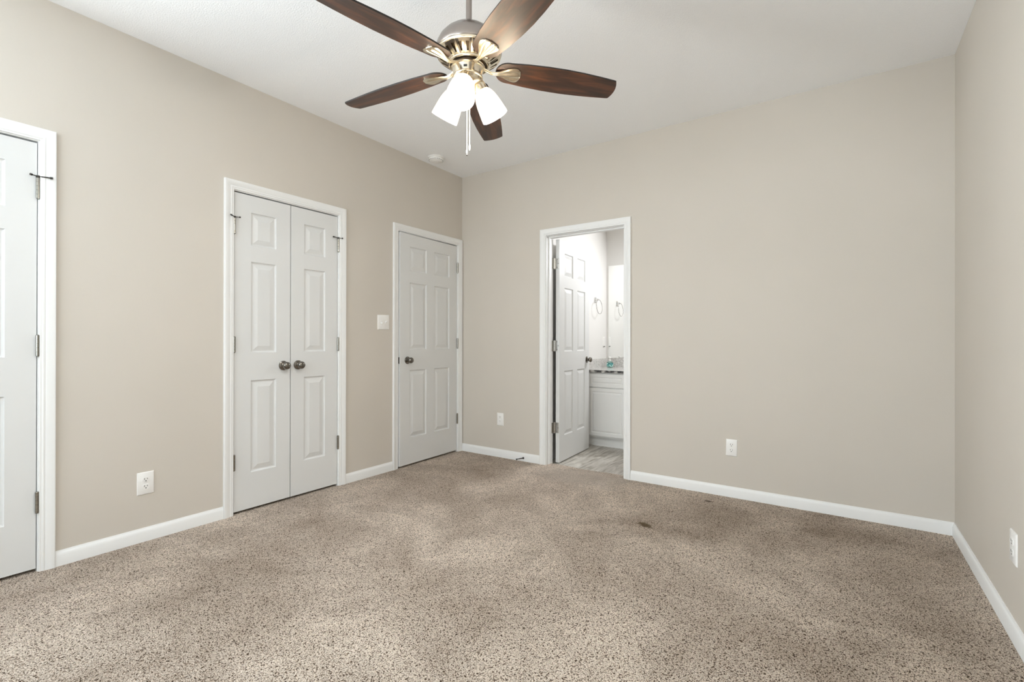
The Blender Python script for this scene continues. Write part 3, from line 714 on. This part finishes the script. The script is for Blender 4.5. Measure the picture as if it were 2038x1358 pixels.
def iron_bm():
    """blade bracket in the blade's own (pitched) frame, hub end untwisted"""
    bm = bmesh.new()
    secs = [(0.058, 0.0125, 0.000), (0.070, 0.0115, -0.002), (0.086, 0.0095, -0.008), (0.102, 0.0090, -0.0125), (0.120, 0.0105, -0.0125), (0.135, 0.0155, -0.0095), (0.150, 0.0215, -0.0070), (0.165, 0.0300, -0.0062), (0.180, 0.0365, -0.0058), (0.194, 0.0400, -0.0056), (0.205, 0.0405, -0.0056), (0.212, 0.0370, -0.0056), (0.218, 0.0300, -0.0056), (0.2215, 0.0270, -0.0056), (0.2245, 0.016, -0.0056), (0.226, 0.006, -0.0054)]
    us = [-1, -0.8, -0.55, -0.4, -0.25, 0, 0.25, 0.4, 0.55, 0.8, 1]
    rel = [0, 0.45, 0.55, 0.1, 0.75, 1.0, 0.75, 0.1, 0.55, 0.45, 0]
    top, bot = [], []
    for r, hw, zc in secs:
        tw = -PITCH * max(0.0, min(1.0, (0.145 - r) / 0.05))
        ridge = 0.0055 if r < 0.2 else 0.0055 * (0.235 - r) / 0.035 + 0.001
        ct, st = math.cos(tw), math.sin(tw)
        a, b = [], []
        for u, q in zip(us, rel):
            y = u * hw; z1 = 0.0; z2 = -0.0015 - ridge * q
            a.append(bm.verts.new((r, y * ct - z1 * st, zc + y * st + z1 + 0.0022))); b.append(bm.verts.new((r, y * ct - z2 * st, zc + y * st + z2)))
        top.append(a); bot.append(b)
    n = len(us)
    for G in (top, bot):
        for a, b in zip(G, G[1:]):
            for k in range(n - 1): bm.faces.new((a[k], a[k + 1], b[k + 1], b[k]))
    for a, b, c, d in zip(top, top[1:], bot, bot[1:]):
        bm.faces.new((a[0], b[0], d[0], c[0])); bm.faces.new((a[-1], b[-1], d[-1], c[-1]))
    bm.faces.new(top[0] + bot[0][::-1]); bm.faces.new(top[-1] + bot[-1][::-1])
    return bm
for k in range(5):
    a = A0 + k * 2 * PI / 5
    bo = obj('blade', blade_bm(), [m_wood, m_woodedge], fan)
    bo.rotation_mode = 'XYZ'
    bo.matrix_local = Matrix.Translation((0, 0, Z(2.279))) @ Matrix.Rotation(a, 4, 'Z') @ Matrix.Rotation(math.radians(2.7), 4, 'Y') @ Matrix.Rotation(PITCH, 4, 'X')
    io = obj('blade_bracket', iron_bm(), m_gold, bo, smooth=50)
# lamps
def shade_bm():
    bm = bmesh.new()
    out = [(0.022, 0.002), (0.027, 0.0), (0.033, -0.006), (0.0405, -0.018), (0.0465, -0.034), (0.051, -0.055), (0.0545, -0.080), (0.0575, -0.105), (0.0590, -0.121), (0.0585, -0.123), (0.057, -0.122)]
    inn = [(0.0545, -0.105), (0.0515, -0.080), (0.048, -0.055), (0.0435, -0.034), (0.0375, -0.019), (0.030, -0.008), (0.022, -0.003)]
    lathe(bm, out + inn, 48); return bm
for k, az in enumerate((296, 296 + 120, 296 + 249)):
    a = math.radians(az); tilt = math.radians(31)
    axis_m = Matrix.Translation((0.062 * math.cos(a) - 0.0045 * R.x, 0.062 * math.sin(a) - 0.0045 * R.y, Z(2.190))) @ Matrix.Rotation(a, 4, 'Z') @ Matrix.Rotation(-tilt, 4, 'Y')
    so = obj('lamp_shade', shade_bm(), m_shade, fan, smooth=60); so.matrix_local = axis_m
    bm = bmesh.new(); lathe(bm, [(0, 0.034), (0.018, 0.034), (0.026, 0.030), (0.0285, 0.022), (0.0285, 0.002), (0.030, 0.0005), (0.030, -0.002), (0.024, -0.003), (0, -0.003)], 32)
    tube(bm, [(-0.010, 0, 0.036), (-0.006, 0, 0.030), (0, 0, 0.024)], 0.010, 10)
    obj('lamp_socket', bm, m_gold, so, smooth=35)
    bm = bmesh.new(); lathe(bm, [(0, -0.004), (0.012, -0.004), (0.013, -0.022), (0.018, -0.038), (0.0245, -0.055), (0.0255, -0.068), (0.022, -0.080), (0.013, -0.089), (0, -0.092)], 24)
    obj('light_bulb', bm, m_bulb, so, smooth=60)
    l = bpy.data.lights.new('lamp_light', 'POINT'); l.energy = 12; l.color = (1.0, 0.965, 0.925); l.shadow_soft_size = 0.022
    lo = bpy.data.objects.new('lamp_light', l); COL.objects.link(lo); lo.parent = so; lo.location = (0, 0, -0.112)
# pull chains
for off, zb, fob in ((-0.006, 1.905, 0.03), (0.0055, 1.918, 0.05)):
    px = R.x * off + F.x * (-0.012); py = R.y * off + F.y * (-0.012)
    bm = bmesh.new(); zt = 2.172; n = int((zt - zb) / 0.0045)
    prof = [(0, Z(zt))]
    for i in range(n):
        z = zt - i * 0.0045; prof += [(0.0011, Z(z - 0.0008)), (0.0019, Z(z - 0.0022)), (0.0011, Z(z - 0.0037))]
    prof.append((0, Z(zt - n * 0.0045)))
    lathe(bm, prof, 8)
    c = obj('pull_chain', bm, m_plastic, fan, smooth=60, loc=(px, py, 0))
    bm = bmesh.new(); lathe(bm, [(0, Z(zb + fob * 0.5)), (0.002, Z(zb + fob * 0.5)), (0.0034, Z(zb + fob * 0.3)), (0.0036, Z(zb)), (0.002, Z(zb - 0.003)), (0, Z(zb - 0.004))], 12); obj('chain_fob', bm, m_plastic, c, smooth=50)
    if fob == 0.03:
        bm = bmesh.new(); lathe(bm, [(0, Z(zb - 0.004)), (0.0012, Z(zb - 0.004)), (0.003, Z(zb - 0.008)), (0.003, Z(zb - 0.011)), (0, Z(zb - 0.013))], 10); obj('chain_end', bm, m_hdark, c)
